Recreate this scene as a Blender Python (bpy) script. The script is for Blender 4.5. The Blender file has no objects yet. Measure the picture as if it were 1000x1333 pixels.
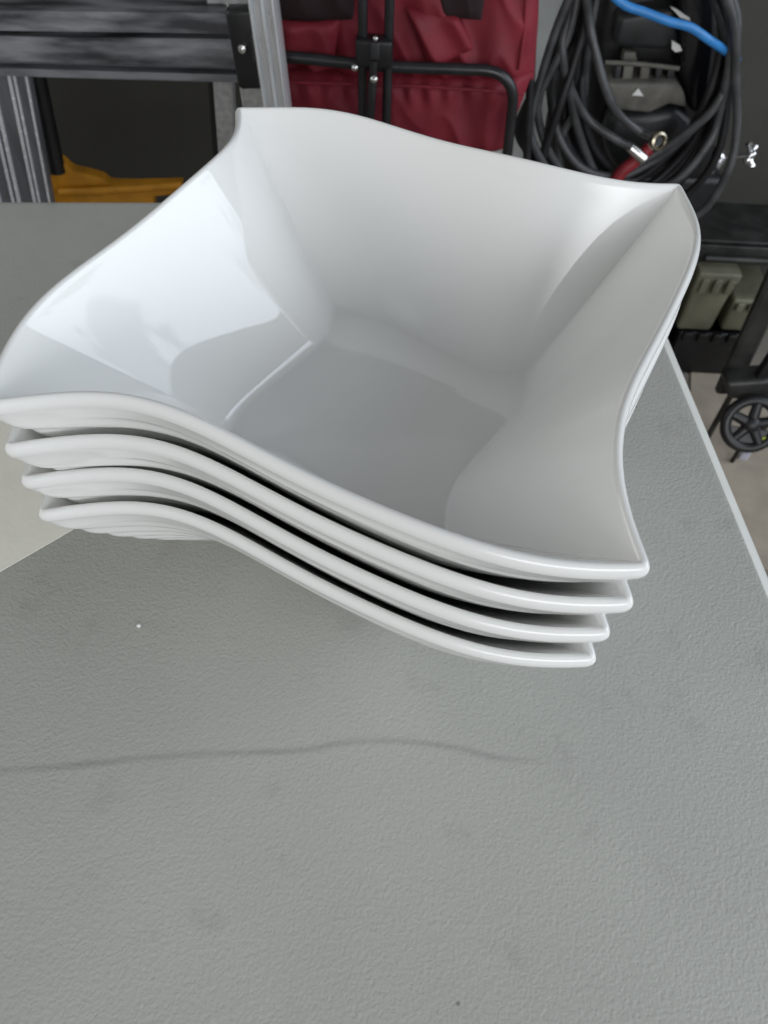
import bpy, bmesh, math, random
from mathutils import Vector, Matrix, noise

random.seed(7)
scene = bpy.context.scene
col = scene.collection

# ------------------------------------------------------------------ camera
TILT, ROLL, FOC = .9269, .0534, 0.9723
CAM = Vector((0.0, 0.0, 0.4065))                     # 41 cm over the table top (z = 0)
FW = Vector((0, math.cos(TILT), -math.sin(TILT)))
UP0 = Vector((0, math.sin(TILT), math.cos(TILT)))
RT = math.cos(ROLL) * Vector((1, 0, 0)) + math.sin(ROLL) * UP0
UP = -math.sin(ROLL) * Vector((1, 0, 0)) + math.cos(ROLL) * UP0
cam_data = bpy.data.cameras.new('camera')
cam_data.sensor_fit = 'HORIZONTAL'
cam_data.sensor_width = 36
cam_data.lens = FOC * 36
cam_data.clip_start = 0.01
cam_data.clip_end = 50
cam_data.dof.use_dof = True
cam_data.dof.focus_distance = 0.36
cam_data.dof.aperture_fstop = 20
cam_ob = bpy.data.objects.new('camera', cam_data)
col.objects.link(cam_ob)
M = Matrix((RT, UP, -FW)).transposed().to_4x4()
M.translation = CAM
cam_ob.matrix_world = M
scene.camera = cam_ob

# ------------------------------------------------------------------ light
world = bpy.data.worlds.new('World')
scene.world = world
world.use_nodes = True
bg = world.node_tree.nodes['Background']
bg.inputs[0].default_value = (0.95, 0.98, 1.0, 1)
bg.inputs[1].default_value = 0.23


def area(name, loc, target, sx, sy, power, color):
    d = bpy.data.lights.new(name, 'AREA')
    d.shape = 'RECTANGLE'
    d.size, d.size_y, d.energy, d.color = sx, sy, power, color
    o = bpy.data.objects.new(name, d)
    col.objects.link(o)
    o.location = loc
    o.rotation_euler = (Vector(target) - Vector(loc)).to_track_quat('-Z', 'Y').to_euler()
    return o


door_light = area('door_daylight', (2.4, .25, .95), (0, .32, .10), 4.8, 2.4, 50, (0.82, 0.91, 1.0))
front_light = area('front_daylight', (.9, -3.0, 1.0), (0, .32, .10), 5.0, 2.4, 58, (0.97, 0.985, 1.0))
left_fill_light = area('left_fill', (-2.8, .45, 1.0), (0, .32, .10), 3.6, 2.4, 19, (1.0, 0.98, 0.94))  # unseen fill lamp added to lift the left table and bowl gaps


def treeline(o):
    """the view out of the door is sky over an uneven line of trees"""
    d = o.data
    d.use_nodes = True
    nt = d.node_tree
    em = nt.nodes['Emission']
    g = nt.nodes.new('ShaderNodeNewGeometry')
    sp = nt.nodes.new('ShaderNodeSeparateXYZ')
    nt.links.new(g.outputs['Parametric'], sp.inputs[0])
    n = nt.nodes.new('ShaderNodeTexNoise')
    n.inputs['Scale'].default_value = 6
    n.inputs['Detail'].default_value = 7
    n.inputs['Roughness'].default_value = .65
    nt.links.new(g.outputs['Parametric'], n.inputs['Vector'])
    ad = nt.nodes.new('ShaderNodeMath'); ad.operation = 'MULTIPLY_ADD'
    nt.links.new(n.outputs['Fac'], ad.inputs[0]); ad.inputs[1].default_value = .75
    nt.links.new(sp.outputs['Y'], ad.inputs[2])
    r = nt.nodes.new('ShaderNodeValToRGB')
    r.color_ramp.elements[0].position, r.color_ramp.elements[1].position = .755, .775
    r.color_ramp.elements[0].color = (.72, .73, .72, 1)
    r.color_ramp.elements[1].color = (1.3, 1.28, 1.3, 1)
    nt.links.new(ad.outputs[0], r.inputs['Fac'])
    nt.links.new(r.outputs['Color'], em.inputs['Color'])


treeline(door_light)


def soft_edges(o, inner=.08, gain=1.9):
    """emission fades out towards the lamp borders, softening its edges in reflections"""
    d = o.data
    d.use_nodes = True
    nt = d.node_tree
    em = nt.nodes['Emission']
    g = nt.nodes.new('ShaderNodeNewGeometry')
    sp = nt.nodes.new('ShaderNodeSeparateXYZ')
    nt.links.new(g.outputs['Parametric'], sp.inputs[0])
    prod = None
    for ax_ in ('X', 'Y'):
        s1 = nt.nodes.new('ShaderNodeMath'); s1.operation = 'SUBTRACT'; s1.inputs[1].default_value = .5
        nt.links.new(sp.outputs[ax_], s1.inputs[0])
        s2 = nt.nodes.new('ShaderNodeMath'); s2.operation = 'ABSOLUTE'
        nt.links.new(s1.outputs[0], s2.inputs[0])
        mr = nt.nodes.new('ShaderNodeMapRange'); mr.interpolation_type = 'SMOOTHERSTEP'
        mr.inputs['From Min'].default_value, mr.inputs['From Max'].default_value = .5, inner
        mr.inputs['To Max'].default_value = gain
        nt.links.new(s2.outputs[0], mr.inputs['Value'])
        if prod is None:
            prod = mr.outputs['Result']
        else:
            m = nt.nodes.new('ShaderNodeMath'); m.operation = 'MULTIPLY'
            nt.links.new(prod, m.inputs[0]); nt.links.new(mr.outputs['Result'], m.inputs[1])
            prod = m.outputs[0]
    nt.links.new(prod, em.inputs['Strength'])


soft_edges(front_light)
soft_edges(left_fill_light)
soft_edges(door_light, .12, 1.45)
scene.view_settings.view_transform = 'Standard'
scene.view_settings.look = 'None'
scene.view_settings.exposure = 0.08
scene.view_settings.gamma = 1
scene.cycles.max_bounces = 14
scene.cycles.diffuse_bounces = 9
scene.cycles.glossy_bounces = 6


# ------------------------------------------------------------------ helpers
def ray(px, py):
    return FW + RT * ((px - 500) / (FOC * 1000)) + UP * ((666.5 - py) / (FOC * 1000))


def at(px, py, Y):
    d = ray(px, py)
    return CAM + d * (Y / d.y)


def onz(px, py, z=0.0):
    d = ray(px, py)
    return CAM + d * ((z - CAM.z) / d.z)


FLOOR_Z = -0.735
WALL_Y = 1.48


def mat(name, color, rough=0.5, metal=0.0, var=0.0, vscale=20, bump=0.0, bscale=60, spec=0.5, coat=0.0, color2=None, detail=4, stretch=None):
    m = bpy.data.materials.new(name)
    m.use_nodes = True
    nt = m.node_tree
    b = nt.nodes['Principled BSDF']
    b.inputs['Base Color'].default_value = (*color, 1)
    b.inputs['Roughness'].default_value = rough
    b.inputs['Metallic'].default_value = metal
    b.inputs['Specular IOR Level'].default_value = spec
    b.inputs['Coat Weight'].default_value = coat
    b.inputs['Coat Roughness'].default_value = 0.05
    tc = nt.nodes.new('ShaderNodeTexCoord')
    if var > 0 or color2:
        n = nt.nodes.new('ShaderNodeTexNoise')
        n.inputs['Scale'].default_value = vscale
        n.inputs['Detail'].default_value = detail
        if stretch:
            mp = nt.nodes.new('ShaderNodeMapping')
            mp.inputs['Scale'].default_value = stretch
            nt.links.new(tc.outputs['Object'], mp.inputs['Vector'])
            nt.links.new(mp.outputs['Vector'], n.inputs['Vector'])
        else:
            nt.links.new(tc.outputs['Object'], n.inputs['Vector'])
        r = nt.nodes.new('ShaderNodeValToRGB')
        c2 = color2 or tuple(min(1, c * (1 + var)) for c in color)
        c1 = color if color2 else tuple(c * (1 - var) for c in color)
        r.color_ramp.elements[0].position = .35
        r.color_ramp.elements[1].position = .65
        r.color_ramp.elements[0].color = (*c1, 1)
        r.color_ramp.elements[1].color = (*c2, 1)
        nt.links.new(n.outputs['Fac'], r.inputs['Fac'])
        nt.links.new(r.outputs['Color'], b.inputs['Base Color'])
        mr = nt.nodes.new('ShaderNodeMapRange')
        mr.inputs['To Min'].default_value = max(0, rough - .12)
        mr.inputs['To Max'].default_value = min(1, rough + .12)
        nt.links.new(n.outputs['Fac'], mr.inputs['Value'])
        nt.links.new(mr.outputs['Result'], b.inputs['Roughness'])
    if bump > 0:
        n2 = nt.nodes.new('ShaderNodeTexNoise')
        n2.inputs['Scale'].default_value = bscale
        n2.inputs['Detail'].default_value = 3
        nt.links.new(tc.outputs['Object'], n2.inputs['Vector'])
        bp = nt.nodes.new('ShaderNodeBump')
        bp.inputs['Strength'].default_value = bump
        bp.inputs['Distance'].default_value = 0.002
        nt.links.new(n2.outputs['Fac'], bp.inputs['Height'])
        nt.links.new(bp.outputs['Normal'], b.inputs['Normal'])
    return m


def link(name, me, m=None, parent=None, smooth=True):
    o = bpy.data.objects.new(name, me)
    col.objects.link(o)
    if m and not me.materials:
        me.materials.append(m)
    if smooth:
        me.polygons.foreach_set('use_smooth', [True] * len(me.polygons))
    if parent:
        o.parent = parent
        o.matrix_parent_inverse = Matrix.Translation(-parent.location)
    return o


def pydata(name, v, f, m, parent=None, smooth=True):
    me = bpy.data.meshes.new(name)
    me.from_pydata([tuple(p) for p in v], [], f)
    bm = bmesh.new()
    bm.from_mesh(me)
    bmesh.ops.recalc_face_normals(bm, faces=bm.faces)
    bm.to_mesh(me)
    bm.free()
    me.update()
    return link(name, me, m, parent, smooth)


def thing(name, label, cat, loc, group=None):
    o = bpy.data.objects.new(name, None)
    col.objects.link(o)
    o.location = loc
    o.empty_display_size = .02
    return tag(o, label, cat, group)


def tag(o, label, cat, group=None):
    o['label'] = label
    o['category'] = cat
    if group:
        o['group'] = group
    return o


def angle_shade(o, deg=35):
    """flat faces, soft edges: mark sharp by angle"""
    me = o.data
    bm = bmesh.new()
    bm.from_mesh(me)
    for e in bm.edges:
        if len(e.link_faces) == 2 and e.calc_face_angle(0) > math.radians(deg):
            e.smooth = False
    bm.to_mesh(me)
    bm.free()
    return o


def box(name, c, size, m, parent=None, bevel=.004, rot=None, taper=None, seg=3):
    bm = bmesh.new()
    bmesh.ops.create_cube(bm, size=1)
    for v in bm.verts:
        v.co = Vector((v.co.x * size[0], v.co.y * size[1], v.co.z * size[2]))
        if taper and v.co.z < 0:
            v.co.x *= taper
            v.co.y *= taper
    if bevel:
        bmesh.ops.bevel(bm, geom=bm.edges[:], offset=bevel, segments=seg, profile=.5, affect='EDGES')
    R = (rot or Matrix.Identity(3)).to_4x4()
    bmesh.ops.transform(bm, matrix=Matrix.Translation(c) @ R, verts=bm.verts)
    me = bpy.data.meshes.new(name)
    bm.to_mesh(me)
    bm.free()
    return link(name, me, m, parent, True)


def catmull(P, n=8, closed=False):
    P = [Vector(p) for p in P]
    out = []
    N = len(P)
    for i in range(N if closed else N - 1):
        if closed:
            p0, p1, p2, p3 = P[i - 1], P[i], P[(i + 1) % N], P[(i + 2) % N]
        else:
            p1, p2 = P[i], P[i + 1]
            p0 = P[i - 1] if i else p1 * 2 - p2
            p3 = P[i + 2] if i + 2 < N else p2 * 2 - p1
        for k in range(n):
            t = k / n
            out.append(.5 * ((2 * p1) + (p2 - p0) * t + (2 * p0 - 5 * p1 + 4 * p2 - p3) * t * t + (3 * p1 - p0 - 3 * p2 + p3) * t ** 3))
    if not closed:
        out.append(P[-1])
    return out


def tube_data(P, r, seg=10, closed=False):
    v, f = [], []
    N = len(P)
    up = None
    for i in range(N):
        if closed:
            t = (P[(i + 1) % N] - P[i - 1]).normalized()
        else:
            t = (P[min(i + 1, N - 1)] - P[max(i - 1, 0)]).normalized()
        if up is None:
            up = t.orthogonal().normalized()
        up = (up - t * up.dot(t)).normalized()
        s = t.cross(up)
        rr = r[i] if isinstance(r, (list, tuple)) else r
        for k in range(seg):
            a = 2 * math.pi * k / seg
            v.append(P[i] + (up * math.cos(a) + s * math.sin(a)) * rr)
    for i in range(N if closed else N - 1):
        j = (i + 1) % N
        # best twist offset at the seam
        off = 0
        if closed and i == N - 1:
            off = min(range(seg), key=lambda q: (v[i * seg] - v[j * seg + q]).length)
        for k in range(seg):
            f.append((i * seg + k, i * seg + (k + 1) % seg, j * seg + (k + 1 + off) % seg, j * seg + (k + off) % seg))
    if not closed:
        f.append(tuple(range(seg))[::-1])
        f.append(tuple((N - 1) * seg + k for k in range(seg)))
    return v, f


def tube(name, P, r, m, parent=None, seg=10, smooth=8, closed=False):
    P = [Vector(p) for p in P]
    if smooth and len(P) > 2:
        P = catmull(P, smooth, closed)
    v, f = tube_data(P, r, seg, closed)
    return angle_shade(pydata(name, v, f, m, parent), 50)


def extrude(name, prof, p0, p1, xdir, m, parent=None, deg=30):
    """closed 2-D profile [(a,b)...] swept p0 -> p1; a along xdir, b towards -Y-ish"""
    p0, p1 = Vector(p0), Vector(p1)
    t = (p1 - p0).normalized()
    xd = Vector(xdir)
    xd = (xd - t * xd.dot(t)).normalized()
    yd = xd.cross(t)
    n = len(prof)
    v = [p + xd * a + yd * b for p in (p0, p1) for a, b in prof]
    f = [(i, (i + 1) % n, n + (i + 1) % n, n + i) for i in range(n)]
    f += [tuple(range(n))[::-1], tuple(range(n, 2 * n))]
    return angle_shade(pydata(name, v, f, m, parent), deg)


def lathe(name, prof, c, axis, m, parent=None, seg=24):
    """profile [(r, h)] around axis through c"""
    ax = Vector(axis).normalized()
    x = ax.orthogonal().normalized()
    y = ax.cross(x)
    v, f = [], []
    for r, h in prof:
        for k in range(seg):
            a = 2 * math.pi * k / seg
            v.append(Vector(c) + ax * h + (x * math.cos(a) + y * math.sin(a)) * r)
    n = len(prof)
    for i in range(n - 1):
        for k in range(seg):
            f.append((i * seg + k, i * seg + (k + 1) % seg, (i + 1) * seg + (k + 1) % seg, (i + 1) * seg + k))
    f.append(tuple(range(seg))[::-1])
    f.append(tuple((n - 1) * seg + k for k in range(seg)))
    return angle_shade(pydata(name, v, f, m, parent), 40)


def slab(name, px, Y, depth, m, parent, bevel=.006):
    fr_ = [at(x, y, Y) for x, y in px]
    bm = bmesh.new()
    vs = [bm.verts.new(p) for p in fr_]
    fc = bm.faces.new(vs)
    ext = bmesh.ops.extrude_face_region(bm, geom=[fc])
    bmesh.ops.translate(bm, verts=[g for g in ext['geom'] if isinstance(g, bmesh.types.BMVert)], vec=(0, depth, 0))
    if bevel:
        bmesh.ops.bevel(bm, geom=bm.edges[:], offset=bevel, segments=3, profile=.5, affect='EDGES', clamp_overlap=True)
    bmesh.ops.recalc_face_normals(bm, faces=bm.faces)
    me = bpy.data.meshes.new(name)
    bm.to_mesh(me)
    bm.free()
    return angle_shade(link(name, me, m, parent), 40)


# ------------------------------------------------------------------ materials
porcelain = mat('white_porcelain', (.82, .825, .81), rough=.06, spec=.6, bump=.012, bscale=38)
_n = porcelain.node_tree
_s = _n.nodes.new('ShaderNodeTexNoise')
_s.inputs['Scale'].default_value = 22
_s.inputs['Detail'].default_value = 6
_m = _n.nodes.new('ShaderNodeMapRange')
_m.inputs['From Min'].default_value, _m.inputs['From Max'].default_value = .35, .75
_m.inputs['To Min'].default_value, _m.inputs['To Max'].default_value = .02, .05
_n.links.new(_s.outputs['Fac'], _m.inputs['Value'])
_n.links.new(_m.outputs['Result'], _n.nodes['Principled BSDF'].inputs['Roughness'])
alu = mat('brushed_aluminium', (.72, .74, .76), rough=.3, metal=.55, var=.09, vscale=160, stretch=(1, 1, .1), bump=.08, bscale=260)
alu_bright = mat('aluminium_bright_reflection', (.88, .89, .92), rough=.25, metal=.35, var=.04, vscale=90, bump=.05, bscale=260)  # rail ribs: light caught on their edges is put into the colour
alu_dark = mat('aluminium_dark_reflection', (.20, .21, .235), rough=.34, metal=.6, var=.15, vscale=90, stretch=(1, 1, .08))  # rail flats: dark mirrored surroundings put into the colour
alu_dull = mat('dull_aluminium', (.50, .50, .50), rough=.5, metal=.3, color2=(.36, .36, .365), vscale=140, bump=.25, bscale=300, detail=8)
tread_mat = mat('worn_tread_metal', (.05, .05, .055), rough=.45, metal=.5, color2=(.27, .28, .30), vscale=60, bump=.2, bscale=150, detail=10, stretch=(.16, 1, 1))
black_plastic = mat('black_plastic', (.007, .007, .008), rough=.42, var=.2, vscale=30)
black_gloss = mat('black_gloss_plastic', (.008, .008, .010), rough=.2, var=.2, vscale=12)
steel = mat('zinc_steel', (.62, .62, .60), rough=.25, metal=1.0)
chrome = mat('chrome', (.82, .82, .84), rough=.08, metal=1.0)
brass = mat('old_brass', (.45, .40, .30), rough=.3, metal=1.0, var=.15, vscale=120)
burgundy = mat('burgundy_polyester', (.20, .016, .028), rough=.62, var=.18, vscale=14, bump=.35, bscale=700, spec=.35)
burgundy_dark = mat('dark_mesh_fabric', (.014, .003, .005), rough=.8, bump=.5, bscale=900)
frame_black = mat('black_powder_coat', (.014, .014, .016), rough=.35, var=.3, vscale=40)
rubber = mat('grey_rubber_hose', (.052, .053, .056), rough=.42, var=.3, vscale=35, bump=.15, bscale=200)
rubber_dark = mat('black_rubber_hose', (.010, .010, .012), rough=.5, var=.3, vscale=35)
red_rubber = mat('red_rubber', (.22, .012, .02), rough=.5, var=.2, vscale=50)
blue_mat = mat('blue_cable_sheath', (.03, .20, .52), rough=.4, var=.1, vscale=60)
yellow_plastic = mat('yellow_orange_plastic', (.55, .24, .012), rough=.45, var=.15, vscale=30)
grey_plastic = mat('dusty_grey_plastic', (.12, .115, .10), rough=.6, var=.25, vscale=40, bump=.2, bscale=120)
dark_grey_plastic = mat('dark_grey_plastic', (.022, .023, .025), rough=.45, var=.3, vscale=25)
white_mark_glint = mat('white_mark_and_glint', (.75, .75, .73), rough=.5)  # printed mark, and white stand-in for glints on the machine
beige_plastic = mat('beige_plastic', (.15, .145, .10), rough=.5, var=.2, vscale=18)
pale_board = mat('pale_grey_board', (.62, .66, .66), rough=.6, var=.1, vscale=12)
steel_dark = mat('dark_grey_steel', (.05, .05, .048), rough=.45, metal=.5, var=.3, vscale=25)
cardboard = mat('brown_cardboard', (.36, .31, .25), rough=.85, var=.12, vscale=15)
lavender = mat('pale_grey_plastic', (.42, .42, .50), rough=.5, var=.1, vscale=30)
lime = mat('lime_plastic', (.50, .62, .04), rough=.45)
cream = mat('cream_card', (.88, .87, .79), rough=.6, var=.03, vscale=30, bump=.08, bscale=300)
crumb_mat = mat('white_crumb', (.8, .8, .78), rough=.6)


def wall_material():
    m = mat('dark_garage_wall', (.032, .031, .026), rough=.75, color2=(.052, .051, .042), vscale=2.2, bump=.35, bscale=90, detail=6)
    return m


def floor_material():
    return mat('concrete_floor', (.17, .155, .13), rough=.8, color2=(.24, .215, .18), vscale=5, bump=.3, bscale=120, detail=8)


def table_material():
    m = bpy.data.materials.new('grey_pebbled_plastic')
    m.use_nodes = True
    nt = m.node_tree
    N, Lk = nt.nodes, nt.links
    b = N['Principled BSDF']
    b.inputs['Roughness'].default_value = .46
    b.inputs['Specular IOR Level'].default_value = .42
    tc = N.new('ShaderNodeTexCoord')
    # broad tone variation
    n1 = N.new('ShaderNodeTexNoise')
    n1.inputs['Scale'].default_value = 9
    n1.inputs['Detail'].default_value = 6
    Lk.new(tc.outputs['Object'], n1.inputs['Vector'])
    r = N.new('ShaderNodeValToRGB')
    r.color_ramp.elements[0].position, r.color_ramp.elements[1].position = .3, .7
    r.color_ramp.elements[0].color = (.40, .405, .375, 1)
    r.color_ramp.elements[1].color = (.44, .445, .412, 1)
    Lk.new(n1.outputs['Fac'], r.inputs['Fac'])
    # scuff line drawn across the top: |y - curve(x)| against a width
    sep = N.new('ShaderNodeSeparateXYZ')
    Lk.new(tc.outputs['Object'], sep.inputs[0])
    nw = N.new('ShaderNodeTexNoise')
    nw.inputs['Scale'].default_value = 28
    Lk.new(tc.outputs['Object'], nw.inputs['Vector'])
    mx = N.new('ShaderNodeMapRange')
    X0, X1 = SCUFF[0][0], SCUFF[-1][0]
    mx.inputs['From Min'].default_value, mx.inputs['From Max'].default_value = X0, X1
    Lk.new(sep.outputs['X'], mx.inputs['Value'])
    fc = N.new('ShaderNodeFloatCurve')
    c = fc.mapping.curves[0]
    ys = [p[1] for p in SCUFF]
    ylo, yhi = min(ys) - .005, max(ys) + .005
    for i, (x, y) in enumerate(SCUFF):
        px, py = (x - X0) / (X1 - X0), (y - ylo) / (yhi - ylo)
        if i == 0:
            c.points[0].location = (0, py)
        elif i == len(SCUFF) - 1:
            c.points[-1].location = (1, py)
        else:
            c.points.new(px, py)
    fc.mapping.update()
    Lk.new(mx.outputs['Result'], fc.inputs['Value'])
    my = N.new('ShaderNodeMapRange')
    my.inputs['To Min'].default_value, my.inputs['To Max'].default_value = ylo, yhi
    Lk.new(fc.outputs['Value'], my.inputs['Value'])
    sub = N.new('ShaderNodeMath'); sub.operation = 'SUBTRACT'
    Lk.new(sep.outputs['Y'], sub.inputs[0]); Lk.new(my.outputs['Result'], sub.inputs[1])
    ab = N.new('ShaderNodeMath'); ab.operation = 'ABSOLUTE'
    Lk.new(sub.outputs[0], ab.inputs[0])
    ms = N.new('ShaderNodeMapRange'); ms.interpolation_type = 'SMOOTHSTEP'
    ms.inputs['From Min'].default_value, ms.inputs['From Max'].default_value = 0.0, .0034
    ms.inputs['To Min'].default_value, ms.inputs['To Max'].default_value = 1, 0
    Lk.new(ab.outputs[0], ms.inputs['Value'])
    me = N.new('ShaderNodeMapRange')
    me.inputs['From Min'].default_value, me.inputs['From Max'].default_value = X1, X1 - .03
    Lk.new(sep.outputs['X'], me.inputs['Value'])
    mm = N.new('ShaderNodeMath'); mm.operation = 'MULTIPLY'
    Lk.new(ms.outputs['Result'], mm.inputs[0]); Lk.new(me.outputs['Result'], mm.inputs[1])
    mn = N.new('ShaderNodeMath'); mn.operation = 'MULTIPLY'
    Lk.new(mm.outputs[0], mn.inputs[0]); Lk.new(nw.outputs['Fac'], mn.inputs[1])
    mix = N.new('ShaderNodeMix'); mix.data_type = 'RGBA'
    Lk.new(mn.outputs[0], mix.inputs['Factor'])
    Lk.new(r.outputs['Color'], mix.inputs['A'])
    mix.inputs['B'].default_value = (.275, .272, .258, 1)
    Lk.new(mix.outputs['Result'], b.inputs['Base Color'])
    # faint smudges and dirt specks
    sm = N.new('ShaderNodeTexNoise')
    sm.inputs['Scale'].default_value = 31
    sm.inputs['Detail'].default_value = 5
    Lk.new(tc.outputs['Object'], sm.inputs['Vector'])
    sr = N.new('ShaderNodeMapRange')
    sr.inputs['From Min'].default_value, sr.inputs['From Max'].default_value = .60, .78
    sr.inputs['To Max'].default_value = .35
    Lk.new(sm.outputs['Fac'], sr.inputs['Value'])
    mix2 = N.new('ShaderNodeMix'); mix2.data_type = 'RGBA'
    Lk.new(sr.outputs['Result'], mix2.inputs['Factor'])
    Lk.new(mix.outputs['Result'], mix2.inputs['A'])
    mix2.inputs['B'].default_value = (.23, .225, .21, 1)
    vs = N.new('ShaderNodeTexVoronoi')
    vs.inputs['Scale'].default_value = 42
    Lk.new(tc.outputs['Object'], vs.inputs['Vector'])
    vr = N.new('ShaderNodeMapRange')
    vr.inputs['From Min'].default_value, vr.inputs['From Max'].default_value = .03, .055
    vr.inputs['To Min'].default_value, vr.inputs['To Max'].default_value = .7, 0
    Lk.new(vs.outputs['Distance'], vr.inputs['Value'])
    vc = N.new('ShaderNodeSeparateXYZ')
    Lk.new(vs.outputs['Color'], vc.inputs[0])
    vg = N.new('ShaderNodeMath'); vg.operation = 'GREATER_THAN'; vg.inputs[1].default_value = .9
    Lk.new(vc.outputs['X'], vg.inputs[0])
    vm = N.new('ShaderNodeMath'); vm.operation = 'MULTIPLY'
    Lk.new(vr.outputs['Result'], vm.inputs[0]); Lk.new(vg.outputs[0], vm.inputs[1])
    mix3 = N.new('ShaderNodeMix'); mix3.data_type = 'RGBA'
    Lk.new(vm.outputs[0], mix3.inputs['Factor'])
    Lk.new(mix2.outputs['Result'], mix3.inputs['A'])
    mix3.inputs['B'].default_value = (.13, .125, .11, 1)
    Lk.new(mix3.outputs['Result'], b.inputs['Base Color'])
    # moulded leather-like grain
    v = N.new('ShaderNodeTexVoronoi')
    v.feature = 'SMOOTH_F1'
    v.inputs['Scale'].default_value = 560
    v.inputs['Smoothness'].default_value = .6
    nd = N.new('ShaderNodeTexNoise')
    nd.inputs['Scale'].default_value = 390
    nd.inputs['Detail'].default_value = 3
    nd.inputs['Distortion'].default_value = .6
    Lk.new(tc.outputs['Object'], v.inputs['Vector'])
    Lk.new(tc.outputs['Object'], nd.inputs['Vector'])
    ad = N.new('ShaderNodeMath'); ad.operation = 'MULTIPLY_ADD'
    Lk.new(v.outputs['Distance'], ad.inputs[0]); ad.inputs[1].default_value = .55
    Lk.new(nd.outputs['Fac'], ad.inputs[2])
    bp = N.new('ShaderNodeBump')
    bp.inputs['Strength'].default_value = .42
    bp.inputs['Distance'].default_value = .0009
    Lk.new(ad.outputs[0], bp.inputs['Height'])
    Lk.new(bp.outputs['Normal'], b.inputs['Normal'])
    return m


# ------------------------------------------------------------------ setting
def sheet(name, x0, x1, y0, y1, z, m, th=.05):
    o = box(name, Vector(((x0 + x1) / 2, (y0 + y1) / 2, z - th / 2)), (x1 - x0, y1 - y0, th), m, None, 0)
    o.data.polygons.foreach_set('use_smooth', [False] * len(o.data.polygons))
    o['kind'] = 'structure'
    return o


sheet('garage_floor', -2.5, 2.5, -2.5, WALL_Y + .1, FLOOR_Z, floor_material())
w = box('garage_wall', Vector((0, WALL_Y + .06, .3)), (5, .12, 2.1), wall_material(), None, 0)
w.data.polygons.foreach_set('use_smooth', [False] * len(w.data.polygons))
w['kind'] = 'structure'

# ------------------------------------------------------------------ table
YAW = math.radians(5.3)
ex, ey = Vector((math.cos(YAW), math.sin(YAW), 0)), Vector((-math.sin(YAW), math.cos(YAW), 0))
far_mid, right_mid = onz(110, 255), onz(939, 576)
u_max, v_max = right_mid.dot(ex), far_mid.dot(ey)
TW, TD, TT = 1.22, .76, .042
tc_ = ex * (u_max - TW / 2) + ey * (v_max - TD / 2)
# scuff polyline in the table top's own space (its mesh is built in world axes)
SCUFF = [(p.x, p.y) for p in (onz(*q) for q in ((-40, 1006), (0, 1003), (100, 996), (200, 986), (290, 981), (390, 977), (460, 966), (520, 965), (590, 973), (660, 988), (740, 990)))]
t_mat = table_material()
lit_edge_mat = mat('smooth_lit_table_edge', (.74, .74, .70), rough=.4, var=.03, vscale=25)  # smooth edge; the paler tone paints in light from the right
Rz = Matrix.Rotation(YAW, 3, 'Z')
table = thing('folding_table', 'large grey folding table with pebbled plastic top carrying the stack of bowls', 'table', (tc_.x, tc_.y, FLOOR_Z))


def table_top():
    bm = bmesh.new()
    bmesh.ops.create_cube(bm, size=1)
    for v in bm.verts:
        v.co = Vector((v.co.x * TW, v.co.y * TD, v.co.z * TT))
    ve = [e for e in bm.edges if abs(e.verts[0].co.z - e.verts[1].co.z) > .01]
    bmesh.ops.bevel(bm, geom=ve, offset=.035, segments=10, profile=.5, affect='EDGES')
    te = [e for e in bm.edges if all(v.co.z > .01 for v in e.verts) and len(e.link_faces) == 2 and e.calc_face_angle(0) > 1]
    bmesh.ops.bevel(bm, geom=te, offset=.016, segments=8, profile=.5, affect='EDGES')
    be = [e for e in bm.edges if all(v.co.z < -.01 for v in e.verts) and len(e.link_faces) == 2 and e.calc_face_angle(0) > 1]
    bmesh.ops.bevel(bm, geom=be, offset=.004, segments=3, profile=.5, affect='EDGES')
    bmesh.ops.transform(bm, matrix=Matrix.Translation(tc_ + Vector((0, 0, -TT / 2))) @ Rz.to_4x4(), verts=bm.verts)
    me = bpy.data.meshes.new('table_top')
    bm.to_mesh(me)
    bm.free()
    me.materials.append(t_mat)
    me.materials.append(lit_edge_mat)
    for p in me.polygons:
        if p.normal.z < .985 and p.normal.dot(ex) > .2:  # only faces turned right get the painted light
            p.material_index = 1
    return angle_shade(link('table_top', me, None, table), 40)


table_top()
leg_mat = mat('grey_leg_tube', (.2, .2, .21), rough=.4, metal=.6, var=.1)
for sx in (-1, 1):
    ft = []
    for sy in (-1, 1):
        a = tc_ + ex * sx * (TW / 2 - .14) + ey * sy * (TD / 2 - .08)
        tube('leg', [a + Vector((0, 0, -TT + .002)), Vector((a.x, a.y, FLOOR_Z + .001))], .014, leg_mat, table, 12, 0)
        ft.append(Vector((a.x, a.y, FLOOR_Z + .2)))
    tube('leg_brace', ft, .009, leg_mat, table, 10, 0)

# cream card partly under the stack
e0, e1 = onz(0, 745), onz(95, 690)
cdir = (e1 - e0).normalized()
cn = Vector((-cdir.y, cdir.x, 0))
corner = e1 + cdir * .036
cv = [corner, corner + cn * .24, corner + cn * .24 - cdir * .34, corner - cdir * .34]
TH = .0007
cc = sum(cv, Vector()) / 4
v = [Vector((p.x, p.y, z)) for z in (.0002, TH) for p in cv]
card = pydata('card_sheet', v, [(3, 2, 1, 0), (4, 5, 6, 7)] + [(i, (i + 1) % 4, 4 + (i + 1) % 4, 4 + i) for i in range(4)], cream, None, False)
tag(card, 'flat cream card sheet lying on the grey table, tucked under the bowls', 'card')

# ------------------------------------------------------------------ bowls
BC = Vector((-.0041, .3087))
YB, LB = .5587, .27
bco = [-.0297, .1386, -.0076, .017]
zco = (-.0011, -.00149, -.00153, .0002)
TWB, RF = -.1682, .0913
DEP, DZ = .0912, .0237
RIM_Z = CAM.z - .2205


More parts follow.
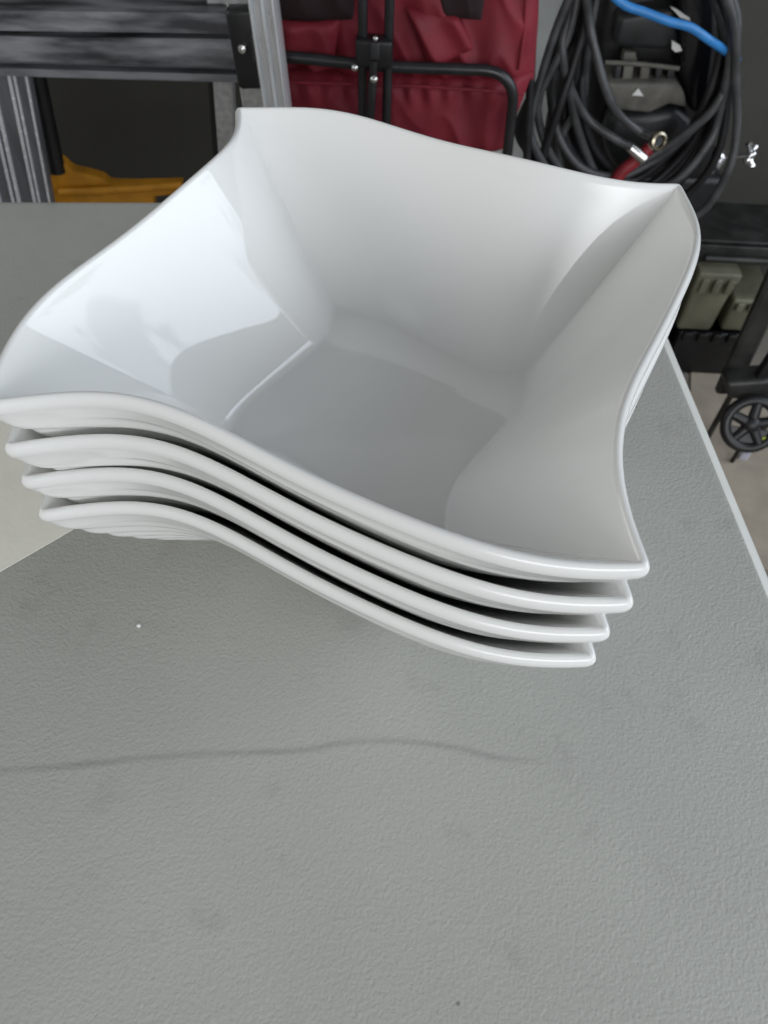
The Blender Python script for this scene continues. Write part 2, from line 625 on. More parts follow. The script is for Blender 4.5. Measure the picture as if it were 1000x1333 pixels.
def side_wave(s, amp=1.0):
    return amp * sum(b * .1 * math.sin((k + 1) * math.pi * s) for k, b in enumerate(bco))


def loop2d(R, ang, amp, sigma, inset, ncol=72):
    pts = []
    n = 240
    for k in range(4):
        a0 = YB + ang + math.pi - k * math.pi / 2
        a1 = a0 - math.pi / 2
        P0 = Vector((R * math.cos(a0), R * math.sin(a0)))
        P1 = Vector((R * math.cos(a1), R * math.sin(a1)))
        Ln = (P1 - P0).length
        e = (P1 - P0) / Ln
        nn = Vector((-e.y, e.x))
        for i in range(n):
            s = i / n
            pts.append(P0 + (P1 - P0) * s + nn * side_wave(s, amp))
    # gaussian rounding of the corners (C4 symmetric, work on one quarter only)
    N = 4 * n
    step = R * math.sqrt(2) / n
    h = int(3 * sigma / step) + 1
    wts = [math.exp(-.5 * (j * step / sigma) ** 2) for j in range(-h, h + 1)]
    sw = sum(wts)
    q = []
    for i in range(n):
        acc = Vector((0, 0))
        for j in range(-h, h + 1):
            acc += pts[(i + j) % N] * wts[j + h]
        q.append(acc / sw)
    full = []
    for k in range(4):
        c, s = math.cos(-k * math.pi / 2), math.sin(-k * math.pi / 2)
        full += [Vector((p.x * c - p.y * s, p.x * s + p.y * c)) for p in q]
    # columns crowded towards the corners
    res = []
    for k in range(4):
        for i in range(ncol):
            x = i / ncol
            s = x - .62 * math.sin(2 * math.pi * x) / (2 * math.pi)
            a = (k + s) * n
            i0 = int(math.floor(a))
            fr = a - i0
            res.append(full[i0 % N].lerp(full[(i0 + 1) % N], fr))
    M_ = len(res)
    nor = []
    for i in range(M_):
        t = (res[(i + 1) % M_] - res[i - 1]).normalized()
        nor.append(Vector((-t.y, t.x)))     # clockwise loop: left normal points outward
    return [p - m * inset for p, m in zip(res, nor)], nor


def bowl_mesh():
    rim, rn = loop2d(LB / math.sqrt(2) + .0008, 0, 1.0, .0032, .0048)
    flo, fn = loop2d(RF + .004, TWB, .45, .0040, 0)
    n = len(rim)
    T = .0056                                        # horizontal wall offset
    rings = []
    g_f = .94

    zr = []
    for i in range(n):
        x = (i % (n // 4)) / (n // 4)
        t = 2 * math.pi * (x - .62 * math.sin(2 * math.pi * x) / (2 * math.pi))
        zr.append(zco[0] * math.cos(t) + zco[1] * math.sin(t) + zco[2] * math.cos(2 * t) + zco[3] * math.sin(2 * t))

    def wall(g, off, dz):
        out = []
        for i in range(n):
            p = rim[i].lerp(flo[i], g)
            nm = rn[i].lerp(fn[i], g).normalized()
            z = -DEP * (g + .035 * math.sin(math.pi * g)) + zr[i] * (1 - g) ** 2
            p = p + nm * off
            out.append(Vector((p.x, p.y, z + dz)))
        return out

    def flat(sc, z, off=0.0):
        return [Vector((*(flo[i] * sc + fn[i] * off), z)) for i in range(n)]

    # inside floor, centre outwards, then the fillet
    for sc in (.06, .25, .45, .65, .80):
        rings.append(flat(sc, -DEP - .0008 * (1 - sc)))
    A, B, C_ = flat(.95, -DEP), flat(1.0, -DEP), wall(g_f, 0, 0)
    for k in range(0, 9):
        t = k / 8
        rings.append([a * (1 - t) ** 2 + b * 2 * t * (1 - t) + c * t * t for a, b, c in zip(A, B, C_)])
    for k in range(1, 17):
        rings.append(wall(g_f * (1 - k / 16) + .012, 0, 0) if k == 16 else wall(g_f * (1 - k / 16), 0, 0))
    # rounded lip with a deep outer edge
    for ox, oz in ((.0003, .0008), (.0010, .0015), (.0020, .0018), (.0031, .0015), (.0039, .0006), (.0045, -.0006), (.0047, -.0021), (.0045, -.0038), (.0040, -.0054), (.0031, -.0068)):
        rings.append(wall(0, ox, oz))
    # outside wall with shallow horizontal ribs
    for k in range(4, 61):
        g = g_f * k / 60
        fade = min(1, max(0, (g - .05) / .05)) * min(1, max(0, (g_f - g) / .08))
        ring = wall(g, T, -.0040 - .0064 * math.sin(math.pi * min(1, g / g_f)) ** .8)
        for i in range(n):                            # ribs run slightly askew to the rim
            ph = g * 9.5 + 2 * (i % (n // 4)) / (n // 4)
            ring[i].z += .0013 * math.sin(2 * math.pi * ph) * fade
        rings.append(ring)
    A, B, C_ = wall(g_f, T, -.0040), flat(1.0, -DEP - .0075, T), flat(.86, -DEP - .0075, T)
    for k in range(1, 8):
        t = k / 7
        rings.append([a * (1 - t) ** 2 + b * 2 * t * (1 - t) + c * t * t for a, b, c in zip(A, B, C_)])
    # foot ring
    zb = -DEP - DZ
    for sc, z in ((.83, -DEP - .009), (.80, zb + .0015), (.785, zb), (.745, zb), (.73, zb + .0015), (.71, -DEP - .0085), (.4, -DEP - .008), (.06, -DEP - .008)):
        rings.append(flat(sc, z))
    v, f = [], []
    for r in rings:
        v += r
    for i in range(len(rings) - 1):
        for k in range(n):
            f.append((i * n + k, i * n + (k + 1) % n, (i + 1) * n + (k + 1) % n, (i + 1) * n + k))
    f.append(tuple(range(n)))
    f.append(tuple((len(rings) - 1) * n + k for k in range(n))[::-1])
    me = bpy.data.meshes.new('bowl')
    me.from_pydata([tuple(p) for p in v], [], f)
    bm = bmesh.new()
    bm.from_mesh(me)
    bmesh.ops.recalc_face_normals(bm, faces=bm.faces)
    bm.to_mesh(me)
    bm.free()
    me.polygons.foreach_set('use_smooth', [True] * len(me.polygons))
    me.materials.append(porcelain)
    return me


bme = bowl_mesh()
BL = ['white wavy square porcelain bowl on top of the stack, open and empty',
      'white wavy square porcelain bowl directly under the top bowl',
      'white wavy square porcelain bowl third down in the stack',
      'white wavy square porcelain bowl at the bottom, standing on the table']
jit = [(0, 0, 0), (.0006, -.0008, .25), (-.0006, -.0004, -.2), (-.0009, -.0008, .1)]
for i in range(4):
    o = bpy.data.objects.new('serving_bowl', bme)
    col.objects.link(o)
    o.location = (BC.x + jit[i][0], BC.y + jit[i][1], RIM_Z - i * DZ + .0004 * (3 - i))
    o.rotation_euler.z = math.radians(jit[i][2])
    tag(o, BL[i], 'bowl', 'stack of white bowls')

# crumb on the table
bm = bmesh.new()
bmesh.ops.create_icosphere(bm, subdivisions=2, radius=.0013)
for v in bm.verts:
    v.co *= 1 + .5 * noise.noise(v.co * 900)
    v.co.z *= .6
cp = onz(181, 815)
bmesh.ops.translate(bm, verts=bm.verts, vec=cp + Vector((0, 0, .0007)))
me = bpy.data.meshes.new('crumb')
bm.to_mesh(me)
bm.free()
tag(link('crumb', me, crumb_mat), 'tiny white crumb lying on the bare grey table top', 'crumb')


# ------------------------------------------------------------------ step ladder
LY = 1.02
lad = thing('step_ladder', 'aluminium step ladder with worn dark treads and grooved side rails', 'ladder', (at(200, 60, LY).x, LY, FLOOR_Z))


def to_floor(a, b):
    d = b - a
    return a + d * ((FLOOR_Z - a.z) / d.z)


def rib_profile(w, d, ribs, h=.003):
    """channel section whose front (+b) face carries raised ribs"""
    p = [(-w / 2, 0)]
    for c, rw in ribs:
        x = -w / 2 + c * w
        p += [(x - rw / 2 - .0012, d)] + [(x - rw / 2 * math.cos(a_ * math.pi / 6), d + h * (.55 + .45 * math.sin(a_ * math.pi / 6))) for a_ in range(7)] + [(x + rw / 2 + .0012, d)]
    p = [(-w / 2, 0), (-w / 2, d)] + p[1:] + [(w / 2, d), (w / 2, 0)]
    return p


# near-left rail, below the treads
a, b = at(-5, 76, LY + .055), at(33, 254, LY + .055)
rail = extrude('rail', rib_profile(.085, .018, [(.06, .005), (.94, .006)], .006), to_floor(a, b), a, (1, .30, 0), alu_dark, lad)
for c_, w_ in ((.08, .006), (.30, .005), (.40, .006), (.66, .005), (.74, .004), (.93, .007)):
    x_ = (c_ - .5) * .085
    extrude('rail_rib', [(x_ - w_ / 2, .017)] + [(x_ - w_ / 2 * math.cos(k * math.pi / 8), .0185 + w_ * .8 * math.sin(k * math.pi / 8)) for k in range(9)] + [(x_ + w_ / 2, .017)],
            to_floor(a, b), a, (1, .30, 0), alu_bright, rail)
# right rail: bright grooved strip and mottled flange
a, b = at(323, -170, LY - .01), at(364, 140, LY - .01)
extrude('rail', rib_profile(.033, .022, [(.09, .004), (.52, .005), (.90, .004)], .009), to_floor(a, b), a, (1, 0, 0), alu, lad)
a, b = at(288, -170, LY), at(333, 140, LY)
extrude('rail_flange', rib_profile(.028, .012, [(.06, .002)], .002), to_floor(a, b), a, (1, 0, 0), alu_dull, lad)
# rear post behind
a, b = at(276, -170, LY + .05), at(299, 195, LY + .05)
extrude('rear_post', rib_profile(.026, .018, [(.9, .003)], .002), to_floor(a, b), a, (1, 0, 0), alu_dull, lad)
a, b = at(262, -170, LY + .08), at(285, 195, LY + .08)
extrude('post_guide', rib_profile(.014, .010, [(.5, .006)], .001), to_floor(a, b), a, (1, 0, 0), black_plastic, lad)
# treads: C channel seen from the front
for (yl, yr, hh) in ((13, 14, .040), (44, 52, .052)):
    p0, p1 = at(-130, yl - 4, LY + .004), at(303, yr, LY + .004)
    prof = [(0, .05), (-.004, .004), (-.010, 0), (-hh * .60, -.002), (-hh * .64, .002), (-hh * .65, .018), (-hh * .80, .018), (-hh * .82, .004), (-hh, .004), (-hh, .024), (-.012, .024), (-.006, .05)]
    t = (p1 - p0).normalized()
    n = len(prof)
    vv = [p + Vector((0, q[1], q[0])) for p in (p0, p1) for q in prof]
    ff = [(i, (i + 1) % n, n + (i + 1) % n, n + i) for i in range(n)] + [tuple(range(n))[::-1], tuple(range(n, 2 * n))]
    angle_shade(pydata('tread', vv, ff, tread_mat, lad), 25)
# black corner bracket with its bolt
br = box('bracket', at(322, 62, LY - .022), (.036, .022, .090), black_plastic, lad, .006, Matrix.Rotation(math.radians(-4), 3, 'Y'))
lathe('bolt', [(.0, .0), (.006, 0), (.006, .003), (.0045, .0055), (.001, .0065)], at(316, 63, LY - .034) + Vector((0, 0, 0)), (0, -1, .2), steel, br, 16)
box('clip', at(330, 62, LY - .036), (.004, .006, .030), dark_grey_plastic, br, .001)

# ------------------------------------------------------------------ yellow shovel
SY = 1.12
sh = thing('shovel', 'yellow plastic shovel with black handle leaning behind the ladder', 'shovel', (at(110, 250, SY).x, SY, FLOOR_Z))
a, b = at(44, 80, SY + .02), at(72, 212, SY)
tube('handle', [a + (a - b) * 2.2, a, b + (b - a) * .1], .013, black_plastic, sh, 12, 0)
prof_px = [(66, 204), (80, 212), (92, 222), (112, 227), (132, 233), (150, 241), (236, 240), (234, 252), (200, 256), (200, 420), (70, 420)]
crv = catmull([Vector((x, y, 0)) for x, y in prof_px[:7]], 5)
bl = slab('blade', [(p.x, p.y) for p in crv] + prof_px[7:], SY, .022, yellow_plastic, sh, .004)
tube('blade_rib', [at(78, 250, SY - .008), at(150, 247, SY - .010), at(238, 241, SY - .008)], .006, yellow_plastic, sh, 10, 6)
fz = [p for p in (at(70, 420, SY), at(200, 420, SY))]
box('blade_edge', Vector(((fz[0].x + fz[1].x) / 2, SY + .01, (FLOOR_Z + fz[0].z) / 2)), (abs(fz[1].x - fz[0].x) * .96, .012, abs(fz[0].z - FLOOR_Z) - .002), yellow_plastic, sh, .003)


# ------------------------------------------------------------------ folded camp chair
CY = 1.10
ch = thing('camp_chair', 'folded burgundy camp chair with black tube frame and stuffed pockets', 'chair', (at(530, 150, CY).x, CY, FLOOR_Z))


def cushion(name, px, Y, th, m, parent, seed, wr=.006, gather=0.0, nx=70, nz=50, back=.5):
    """px: corner pixels tl, tr, br, bl; a stuffed fabric panel with creases"""
    c = [at(x, y, Y) for x, y in px]
    v, f = [], []
    off = Vector((seed * 7.3, seed * 3.1, seed * 1.7))
    for side in (0, 1):
        for j in range(nz + 1):
            for i in range(nx + 1):
                a, b_ = i / nx, j / nz
                p = c[0].lerp(c[1], a).lerp(c[3].lerp(c[2], a), b_)
                ea = 1 - abs(2 * a - 1) ** 6
                eb = 1 - abs(2 * b_ - 1) ** 6
                sh_ = max(0, ea * eb) ** .5
                q = Vector((p.x * 8, p.z * 8, 0)) + off
                k = noise.fractal(q, 1.2, 2.1, 3) * wr
                # folds: ridged noise, stretched along the hang
                k += (abs(noise.noise(Vector((p.x * 22 + p.z * 9, p.z * 8, 0)) + off * 2)) - .25) * wr * -2.6
                if gather:
                    k += gather * math.sin(p.x * 230 + 2.5 * noise.noise(q)) * math.exp(-((b_ - .12) / .16) ** 2)
                d = th * sh_ + k * sh_ if side == 0 else -th * back * sh_
                pp = p + Vector((0, -d, 0))
                # uneven outline
                pp += (Vector((0, 0, 1)) * noise.noise(q * 1.3 + Vector((9, 0, 0))) + Vector((1, 0, 0)) * noise.noise(q * 1.3)) * wr * .5
                v.append(pp)
    S = (nx + 1) * (nz + 1)
    for side in (0, 1):
        for j in range(nz):
            for i in range(nx):
                a0 = side * S + j * (nx + 1) + i
                f.append((a0, a0 + 1, a0 + nx + 2, a0 + nx + 1))
    border = [i for i in range(nx + 1)] + [j * (nx + 1) + nx for j in range(1, nz + 1)] + [nz * (nx + 1) + i for i in range(nx - 1, -1, -1)] + [j * (nx + 1) for j in range(nz - 1, 0, -1)]
    for i in range(len(border)):
        a0, b0 = border[i], border[(i + 1) % len(border)]
        f.append((a0, b0, S + b0, S + a0))
    return pydata(name, v, f, m, parent)


cushion('seat_fabric', [(352, 84), (694, 92), (655, 192), (352, 186)], CY, .035, burgundy, ch, 1, .007, .0045, 130, 50)
cushion('back_fabric', [(345, -140), (712, -140), (694, 104), (352, 96)], CY + .015, .035, burgundy, ch, 2, .011, 0, 100, 70)
cushion('pocket_flap', [(366, 26), (444, 22), (436, 74), (368, 70)], CY - .022, .016, burgundy, ch, 3, .008, 0, 40, 30)
cushion('pocket_flap', [(526, 10), (596, 16), (618, 62), (560, 88)], CY - .024, .016, burgundy, ch, 4, .009, 0, 40, 30)
cushion('mesh_pocket', [(560, -70), (640, -70), (628, 26), (575, 22)], CY - .026, .010, burgundy_dark, ch, 5, .006, 0, 30, 30)
cushion('mesh_pocket', [(362, -70), (468, -70), (462, 24), (366, 28)], CY - .022, .010, burgundy_dark, ch, 6, .006, 0, 30, 30)
tube('seam', [at(356, 106, CY - .036), at(450, 109, CY - .038), at(540, 112, CY - .038), at(620, 117, CY - .038), at(682, 122, CY - .030)], .0022, burgundy, ch, 8, 6)
tube('seam', [at(690, -140, CY - .012), at(684, 20, CY - .016), at(676, 90, CY - .018)], .0022, burgundy, ch, 8, 6)
FYc = CY - .055
fr = [at(350, 72, FYc), at(400, 76, FYc), at(500, 86, FYc), at(600, 90, FYc), at(636, 92, FYc), at(655, 100, FYc), at(666, 116, FYc), at(667, 140, FYc), at(660, 205, FYc)]
tube('frame_tube', fr + [to_floor(fr[-2], fr[-1])], .0072, frame_black, ch, 12, 6)
for xt, xb in ((473, 472), (512, 503)):
    a, b = at(xt, -160, FYc - .012), at(xb, 160, FYc - .012)
    tube('frame_post', [a, to_floor(a, b)], .0062, frame_black, ch, 12, 0)
hub = box('hub_bracket', at(487, 66, FYc - .016), (.046, .026, .032), black_plastic, ch, .004)
box('hub_slot', at(488, 66, FYc - .030), (.012, .006, .020), dark_grey_plastic, hub, .002)
a, b = at(487, 78, FYc - .026), at(482, 160, FYc - .026)
tube('centre_strut', [a, to_floor(a, b)], .0055, frame_black, ch, 10, 0)
for p, r_ in (((487, 103), .0042), ((489, 50), .0032), ((462, 88), .0036)):
    lathe('rivet', [(.0005, 0), (r_, 0), (r_, .002), (r_ * .6, .0035), (.0005, .004)], at(p[0], p[1], FYc - .036), (0, -1, .3), steel, ch, 12)
a, b = at(703, -160, CY + .02), at(690, 120, CY + .02)
tube('frame_post', [a, to_floor(a, b)], .006, frame_black, ch, 12, 0)

# ------------------------------------------------------------------ pale board by the chair
PB = 1.36
a = [at(694, -150, PB), at(766, -150, PB), at(740, 60, PB), at(692, 110, PB)]
xs = [p.x for p in a]
pb = box('leaning_board', Vector(((min(xs) + max(xs)) / 2 - .002, PB + .06, (FLOOR_Z + .25) / 2 + .001)), (max(xs) - min(xs), .016, .25 - FLOOR_Z), pale_board, None, .002,
         Matrix.Rotation(math.radians(-4), 3, 'X'))
tag(pb, 'pale grey board leaning on the wall between camp chair and hose', 'board')

# ------------------------------------------------------------------ black machine inside the coil
MY = 1.26
mc = thing('motor_machine', 'black motor machine with dusty grey ribbed ledge inside the hose coil', 'machine', (at(855, 150, MY).x, MY + .1, FLOOR_Z))


b0, b1 = at(770, 230, MY + .05), at(945, 230, MY + .05)
slab('housing', [(772, 40), (800, -90), (940, -90), (944, 60), (938, 180), (920, 240), (790, 240), (765, 170)], MY + .03, .15, black_plastic, mc, .02)
box('base', Vector(((b0.x + b1.x) / 2, MY + .10, (FLOOR_Z + b0.z) / 2 + .01)), (b1.x - b0.x - .01, .14, b0.z - FLOOR_Z + .018), black_plastic, mc, .012)
slab('hood', [(806, 22), (880, 10), (884, 60), (862, 66), (800, 62)], MY - .01, .05, dark_grey_plastic, mc, .008)
slab('ledge', [(788, 108), (880, 108), (892, 122), (894, 142), (872, 136), (846, 148), (800, 144), (786, 130)], MY - .035, .07, grey_plastic, mc, .006)
tube('rail_bar', [at(788, 81, MY - .03), at(830, 83, MY - .034), at(884, 89, MY - .03)], .0035, grey_plastic, mc, 8, 6)
for x, w_, lit in ((803, 8, 0), (816, 13, 1), (838, 12, 1), (856, 9, 0), (872, 10, 0)):  # lit ribs take the paler plastic, light put into their colour
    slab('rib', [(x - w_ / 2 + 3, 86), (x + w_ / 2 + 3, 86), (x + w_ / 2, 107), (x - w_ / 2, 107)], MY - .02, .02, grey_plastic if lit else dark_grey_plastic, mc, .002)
slab('rib', [(813, 68), (828, 68), (830, 82), (810, 82)], MY - .012, .02, grey_plastic, mc, .002)
slab('warning_mark', [(823, 124), (831, 115), (838, 125)], MY - .0385, .003, white_mark_glint, mc, 0)
slab('belly', [(796, 150), (850, 146), (880, 140), (905, 160), (900, 220), (800, 225), (785, 190)], MY - .03, .06, dark_grey_plastic, mc, .02)
slab('side_cover', [(886, -60), (940, -60), (936, 60), (924, 150), (900, 150), (884, 90)], MY - .02, .06, black_gloss, mc, .012)
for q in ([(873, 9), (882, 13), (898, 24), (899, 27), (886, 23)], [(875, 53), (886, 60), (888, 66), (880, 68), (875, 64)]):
    slab('painted_glint', q, MY - .024, .004, white_mark_glint, mc, 0)  # window glints on the gloss cover, modelled as white chips

# ------------------------------------------------------------------ coiled hose
HY = 1.16
hz = thing('coiled_hose', 'long black rubber hose hanging in a loose coil over the machine', 'hose', (at(830, 240, HY).x, HY, at(830, 285, HY).z))
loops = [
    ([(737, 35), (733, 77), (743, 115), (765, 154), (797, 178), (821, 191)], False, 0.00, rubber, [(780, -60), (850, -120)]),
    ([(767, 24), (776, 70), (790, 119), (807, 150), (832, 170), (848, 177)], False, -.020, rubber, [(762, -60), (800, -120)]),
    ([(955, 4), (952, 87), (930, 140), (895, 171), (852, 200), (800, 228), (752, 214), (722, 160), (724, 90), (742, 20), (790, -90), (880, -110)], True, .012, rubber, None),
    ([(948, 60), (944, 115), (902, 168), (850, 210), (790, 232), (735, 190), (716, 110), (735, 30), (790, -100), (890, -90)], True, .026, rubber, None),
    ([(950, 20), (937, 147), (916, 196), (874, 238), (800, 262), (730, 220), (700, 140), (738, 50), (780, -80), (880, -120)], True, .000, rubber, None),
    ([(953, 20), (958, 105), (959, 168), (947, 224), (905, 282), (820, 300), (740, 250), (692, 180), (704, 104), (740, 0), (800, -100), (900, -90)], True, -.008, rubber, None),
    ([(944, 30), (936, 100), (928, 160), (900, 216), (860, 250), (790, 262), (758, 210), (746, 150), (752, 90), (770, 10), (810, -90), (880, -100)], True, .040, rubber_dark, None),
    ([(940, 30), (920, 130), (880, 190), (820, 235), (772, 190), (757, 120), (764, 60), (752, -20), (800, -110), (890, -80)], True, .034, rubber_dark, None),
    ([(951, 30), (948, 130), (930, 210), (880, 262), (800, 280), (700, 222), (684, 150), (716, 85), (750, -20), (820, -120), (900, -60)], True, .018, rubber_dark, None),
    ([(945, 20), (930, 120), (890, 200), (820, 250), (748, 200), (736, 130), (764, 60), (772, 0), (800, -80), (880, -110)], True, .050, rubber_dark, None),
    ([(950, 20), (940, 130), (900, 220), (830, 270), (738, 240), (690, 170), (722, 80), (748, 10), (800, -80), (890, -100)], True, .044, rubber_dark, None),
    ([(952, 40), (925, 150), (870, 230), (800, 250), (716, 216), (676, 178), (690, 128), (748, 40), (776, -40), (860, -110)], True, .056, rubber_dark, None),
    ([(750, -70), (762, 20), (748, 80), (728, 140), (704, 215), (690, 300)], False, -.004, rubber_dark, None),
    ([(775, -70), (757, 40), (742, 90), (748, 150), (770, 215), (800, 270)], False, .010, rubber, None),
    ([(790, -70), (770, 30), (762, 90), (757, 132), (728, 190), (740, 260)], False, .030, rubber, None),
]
for pts, closed, dy, m_, ext in loops:
    if ext:
        pts = ext[::-1] + pts
    P = []
    for k, (x, y) in enumerate(pts):
        P.append(at(x, y, HY + dy + .008 * math.sin(k * 1.7 + dy * 90)))
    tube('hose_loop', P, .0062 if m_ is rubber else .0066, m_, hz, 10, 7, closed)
# end fittings
e = at(846, 176, HY - .022)
f2 = lathe('coupling', [(.0075, -.004), (.0125, -.002), (.0135, .002), (.0125, .008), (.0095, .0095), (.0085, .008), (.007, .004), (.0005, .003)], at(855, 183, HY - .024), (.35, -1, .35), brass, hz, 28)
lathe('coupling_core', [(.0005, .0), (.0070, .0), (.0066, .0055), (.0005, .0052)], at(855, 183, HY - .0265), (.35, -1, .35), black_plastic, f2, 18)
f1a, f1b = at(816, 188, HY - .002), at(838, 207, HY - .006)
tube('clamp', [f1a, f1a.lerp(f1b, .45), f1b], [.0066, .0085, .0085], steel, hz, 14, 0)
tube('red_sleeve', [at(846, 192, HY + .004), at(826, 210, HY + .002), at(806, 228, HY), at(790, 262, HY)], .0098, red_rubber, hz, 12, 6)

# blue cable across
bc = tube('blue_cable', [at(760, -50, HY - .03), at(806, 1, HY - .035), at(840, 16, HY - .036), at(872, 28, HY - .036), at(900, 36, HY - .034), at(925, 53, HY - .03), at(940, 63, HY - .005), at(960, 78, HY + .06)], .0056, blue_mat, None, 12, 8)
tag(bc, 'bright blue cable slung across the top of the black hose coil', 'cable')

# ------------------------------------------------------------------ chrome tap on the wall side
TYp = 1.34
tp = thing('wall_tap', 'small chrome stop tap with cross handle beside the hose coil', 'tap', at(938, 212, TYp))
d0, d1 = at(936, 206, TYp), at(984, 200, TYp - .03)
axis = (d1 - d0).normalized()
lathe('escutcheon', [(.0005, -.002), (.022, -.001), (.021, .004), (.009, .010), (.006, .012), (.0005, .012)], d0, axis, chrome, tp, 24)
tube('stem', [d0, d0.lerp(d1, .8)], .0048, chrome, tp, 12, 0)
hc = d0.lerp(d1, .86)
hu = (Vector((.15, -.25, 1)) - axis * Vector((.15, -.25, 1)).dot(axis)).normalized()
hv = axis.cross(hu)
for d_ in (hu, -hu, hv, -hv):
    q = hc + d_ * .024
    arm = tube('handle_arm', [hc, hc.lerp(q, .62), hc.lerp(q, .72), hc.lerp(q, .86), q], [.0042, .0036, .0060, .0068, .0035], chrome, tp, 14, 0)
lathe('handle_cap', [(.0005, -.004), (.007, -.004), (.008, .002), (.005, .008), (.0005, .010)], hc, axis, chrome, tp, 16)
# pipe feeding it down the wall
tube('pipe', [d0 - axis * .004, d0 + Vector((-.006, .04, 0)), Vector((d0.x - .006, WALL_Y - .012, d0.z - .02)), Vector((d0.x - .006, WALL_Y - .012, FLOOR_Z))], .007, steel_dark, tp, 10, 6)

# ------------------------------------------------------------------ clutter on the right
# black crate on the floor, beige containers on it
g0 = onz(905, 505, FLOOR_Z)
cr_y = 1.30
lt, rt_ = at(885, 430, cr_y), at(985, 430, cr_y)
crate = thing('black_crate', 'open black plastic crate on the floor under the beige tubs', 'crate', ((lt.x + rt_.x) / 2, cr_y, FLOOR_Z))
CW, CH = rt_.x - lt.x, lt.z - FLOOR_Z
cx0 = (lt.x + rt_.x) / 2
box('front_panel', Vector((cx0, cr_y, FLOOR_Z + CH / 2 + .001)), (CW, .012, CH), black_plastic, crate, .003)
box('back_panel', Vector((cx0, cr_y + .15, FLOOR_Z + CH / 2 + .001)), (CW, .012, CH), black_plastic, crate, .003)
for s in (-1, 1):
    box('side_panel', Vector((cx0 + s * (CW / 2 - .006), cr_y + .075, FLOOR_Z + CH / 2 + .001)), (.012, .138, CH - .002), black_plastic, crate, .003)
box('bottom_panel', Vector((cx0, cr_y + .075, FLOOR_Z + .01)), (CW - .024, .138, .012), black_plastic, crate, .002)
for k in range(5):
    box('rim_tooth', Vector((lt.x + CW * (.1 + .2 * k), cr_y - .009, FLOOR_Z + CH - .008)), (.018, .010, .022), black_plastic, crate, .002)


def tub(px0, px1, py0, py1, Y, label, deep, sc=1.0):
    a_, b_ = at(px0, py1, Y), at(px1, py1, Y)
    top = at(px0, py0, Y)
    z0 = FLOOR_Z + CH + .004
    hh = top.z - z0
    wd = b_.x - a_.x
    c_ = Vector(((a_.x + b_.x) / 2, Y + deep / 2, z0))
    t_ = thing('storage_tub', label, 'tub', c_)
    box('body', c_ + Vector((0, 0, hh * .42)), (wd * .94, deep * .94, hh * .84), beige_plastic, t_, .008, None, .9)
    box('lid', c_ + Vector((0, 0, hh * .9)), (wd, deep, hh * .16), beige_plastic, t_, .005)
    for k in range(3):
        box('latch', c_ + Vector((wd * (-.3 + .3 * k), -deep / 2 - .002, hh * .80)), (.014, .008, hh * .22), beige_plastic, t_, .002)
    return t_


tub(880, 934, 352, 428, 1.285, 'taller beige plastic tub with lid on the black crate', .15)
tub(938, 990, 388, 428, 1.29, 'lower beige plastic tub on the black crate beside the taller one', .14)

# dark shelf board above, with grey bar
SYy = 1.33
s0, s1 = at(880, 318, SYy), at(1090, 318, SYy)
shf = thing('wall_shelf', 'dark grey metal shelf fixed to the wall above the beige tubs', 'shelf', ((s0.x + s1.x) / 2, WALL_Y - .01, s0.z))
box('shelf_board', Vector(((s0.x + s1.x) / 2, (SYy + WALL_Y) / 2 + .004, s0.z)), (s1.x - s0.x, WALL_Y - SYy - .008, .016), steel_dark, shf, .002)
box('shelf_lip', Vector(((s0.x + s1.x) / 2, SYy - .004, s0.z - .014)), (s1.x - s0.x, .006, .040), steel_dark, shf, .002)
tube('hanging_rod', [at(918, 336, SYy - .02), at(1080, 344, SYy - .02)], .006, steel_dark, shf, 10, 0)

# cardboard on the floor
q = [onz(900, 470, FLOOR_Z), onz(1050, 505, FLOOR_Z), onz(1080, 760, FLOOR_Z), onz(890, 720, FLOOR_Z)]
vv = [Vector((p.x, p.y, FLOOR_Z + z)) for z in (.0006, .004) for p in q]
tag(pydata('cardboard_sheet', vv, [(3, 2, 1, 0), (4, 5, 6, 7)] + [(i, (i + 1) % 4, 4 + (i + 1) % 4, 4 + i) for i in range(4)], cardboard, None, False),
    'brown cardboard sheet flat on the floor under the trolley wheel', 'cardboard')

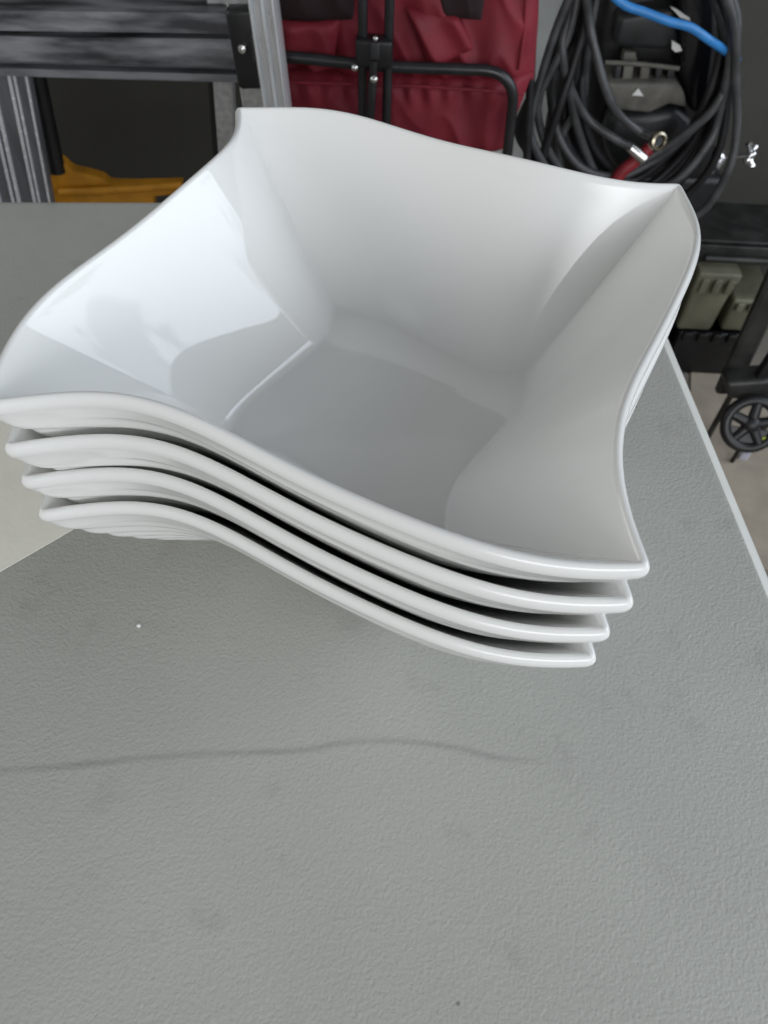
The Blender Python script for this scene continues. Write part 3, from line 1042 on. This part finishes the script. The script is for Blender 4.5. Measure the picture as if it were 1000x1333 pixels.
# folding trolley: wheel, leaning beam, axle
WY = 1.02
wc = at(978, 552, WY)
tr = thing('hand_trolley', 'dark folding hand trolley with black spoked wheel and sloping steel beam', 'trolley', (wc.x, wc.y, FLOOR_Z))
wr = .038 * (wc - CAM).dot(FW) / FOC
ax = Vector((-.12, -1, .62)).normalized()      # wheel turned up towards the viewer
xa = ax.cross(Vector((0, 0, 1))).normalized()
ya = xa.cross(ax)
ringp = [wc + (xa * math.cos(t * math.pi / 20) + ya * math.sin(t * math.pi / 20)) * (wr - .009) for t in range(40)]
wh = tube('wheel', ringp, .0105, black_plastic, tr, 10, 0, True)
lathe('wheel_hub', [(.0005, -.010), (.014, -.010), (.014, .010), (.010, .014), (.0005, .015)], wc, ax, black_plastic, wh, 20)
for k in range(5):
    t = math.radians(20 + 72 * k)
    d_ = xa * math.cos(t) + ya * math.sin(t)
    tube('spoke', [wc + d_ * .010, wc + d_ * (wr - .010)], [.0105, .0090], black_plastic, wh, 8, 0)
# solid lower part of the wheel cover
cv_ = []
for k in range(13):
    t = math.radians(190 + 160 * k / 12)
    cv_.append(wc + (xa * math.cos(t) + ya * math.sin(t)) * (wr - .006) - ax * .004)
n = len(cv_)
vv = cv_ + [p + ax * .006 for p in cv_]
pydata('wheel_cover', vv, [tuple(range(n)), tuple(range(n, 2 * n))[::-1]] + [(i, (i + 1) % n, n + (i + 1) % n, n + i) for i in range(n)], black_plastic, wh, False)
lathe('valve_cap', [(.0005, 0), (.009, 0), (.009, .008), (.006, .014), (.0005, .015)], wc + xa * (-.0) + at(991, 569, WY - .02) - at(978, 552, WY - .02) + ax * .012, ax, lime, wh, 12)
# wheel stand: thin black post and pale strip to the floor
a = at(964, 583, WY + .01)
tube('stand_post', [a, Vector((a.x, a.y, FLOOR_Z + .005))], .0045, black_plastic, tr, 10, 0)
a = at(976, 583, WY + .02)
box('stand_strip', Vector((a.x, a.y, (a.z + FLOOR_Z) / 2 + .003)), (.018, .006, a.z - FLOOR_Z), lavender, tr, .001)
# sloping beam
a, b = at(1030, 318, 1.10), at(944, 505, 1.12)
extrude('beam', [(-.02, 0), (-.02, .012), (-.014, .016), (.014, .016), (.02, .012), (.02, 0)], b, a + (a - b) * .3, (1, 0, .4), steel_dark, tr)
a2, b2 = at(1045, 400, 1.07), at(975, 505, 1.09)
extrude('beam', [(-.009, 0), (-.009, .016), (.009, .016), (.009, 0)], b2, a2 + (a2 - b2) * .3, (1, 0, .4), black_plastic, tr)
slab('plate', [(968, 445), (982, 440), (984, 462), (974, 474), (960, 470)], 1.11, .004, alu_dull, tr, 0)
slab('foot_plate', [(946, 500), (1000, 496), (1040, 510), (1030, 526), (980, 524), (948, 520)], 1.06, .05, steel_dark, tr, .008)
for p_ in ((952, 514), (1020, 518)):
    a = at(p_[0], p_[1], 1.085)
    tube('foot', [a, Vector((a.x, a.y, FLOOR_Z + .0045))], .006, steel_dark, tr, 8, 0)
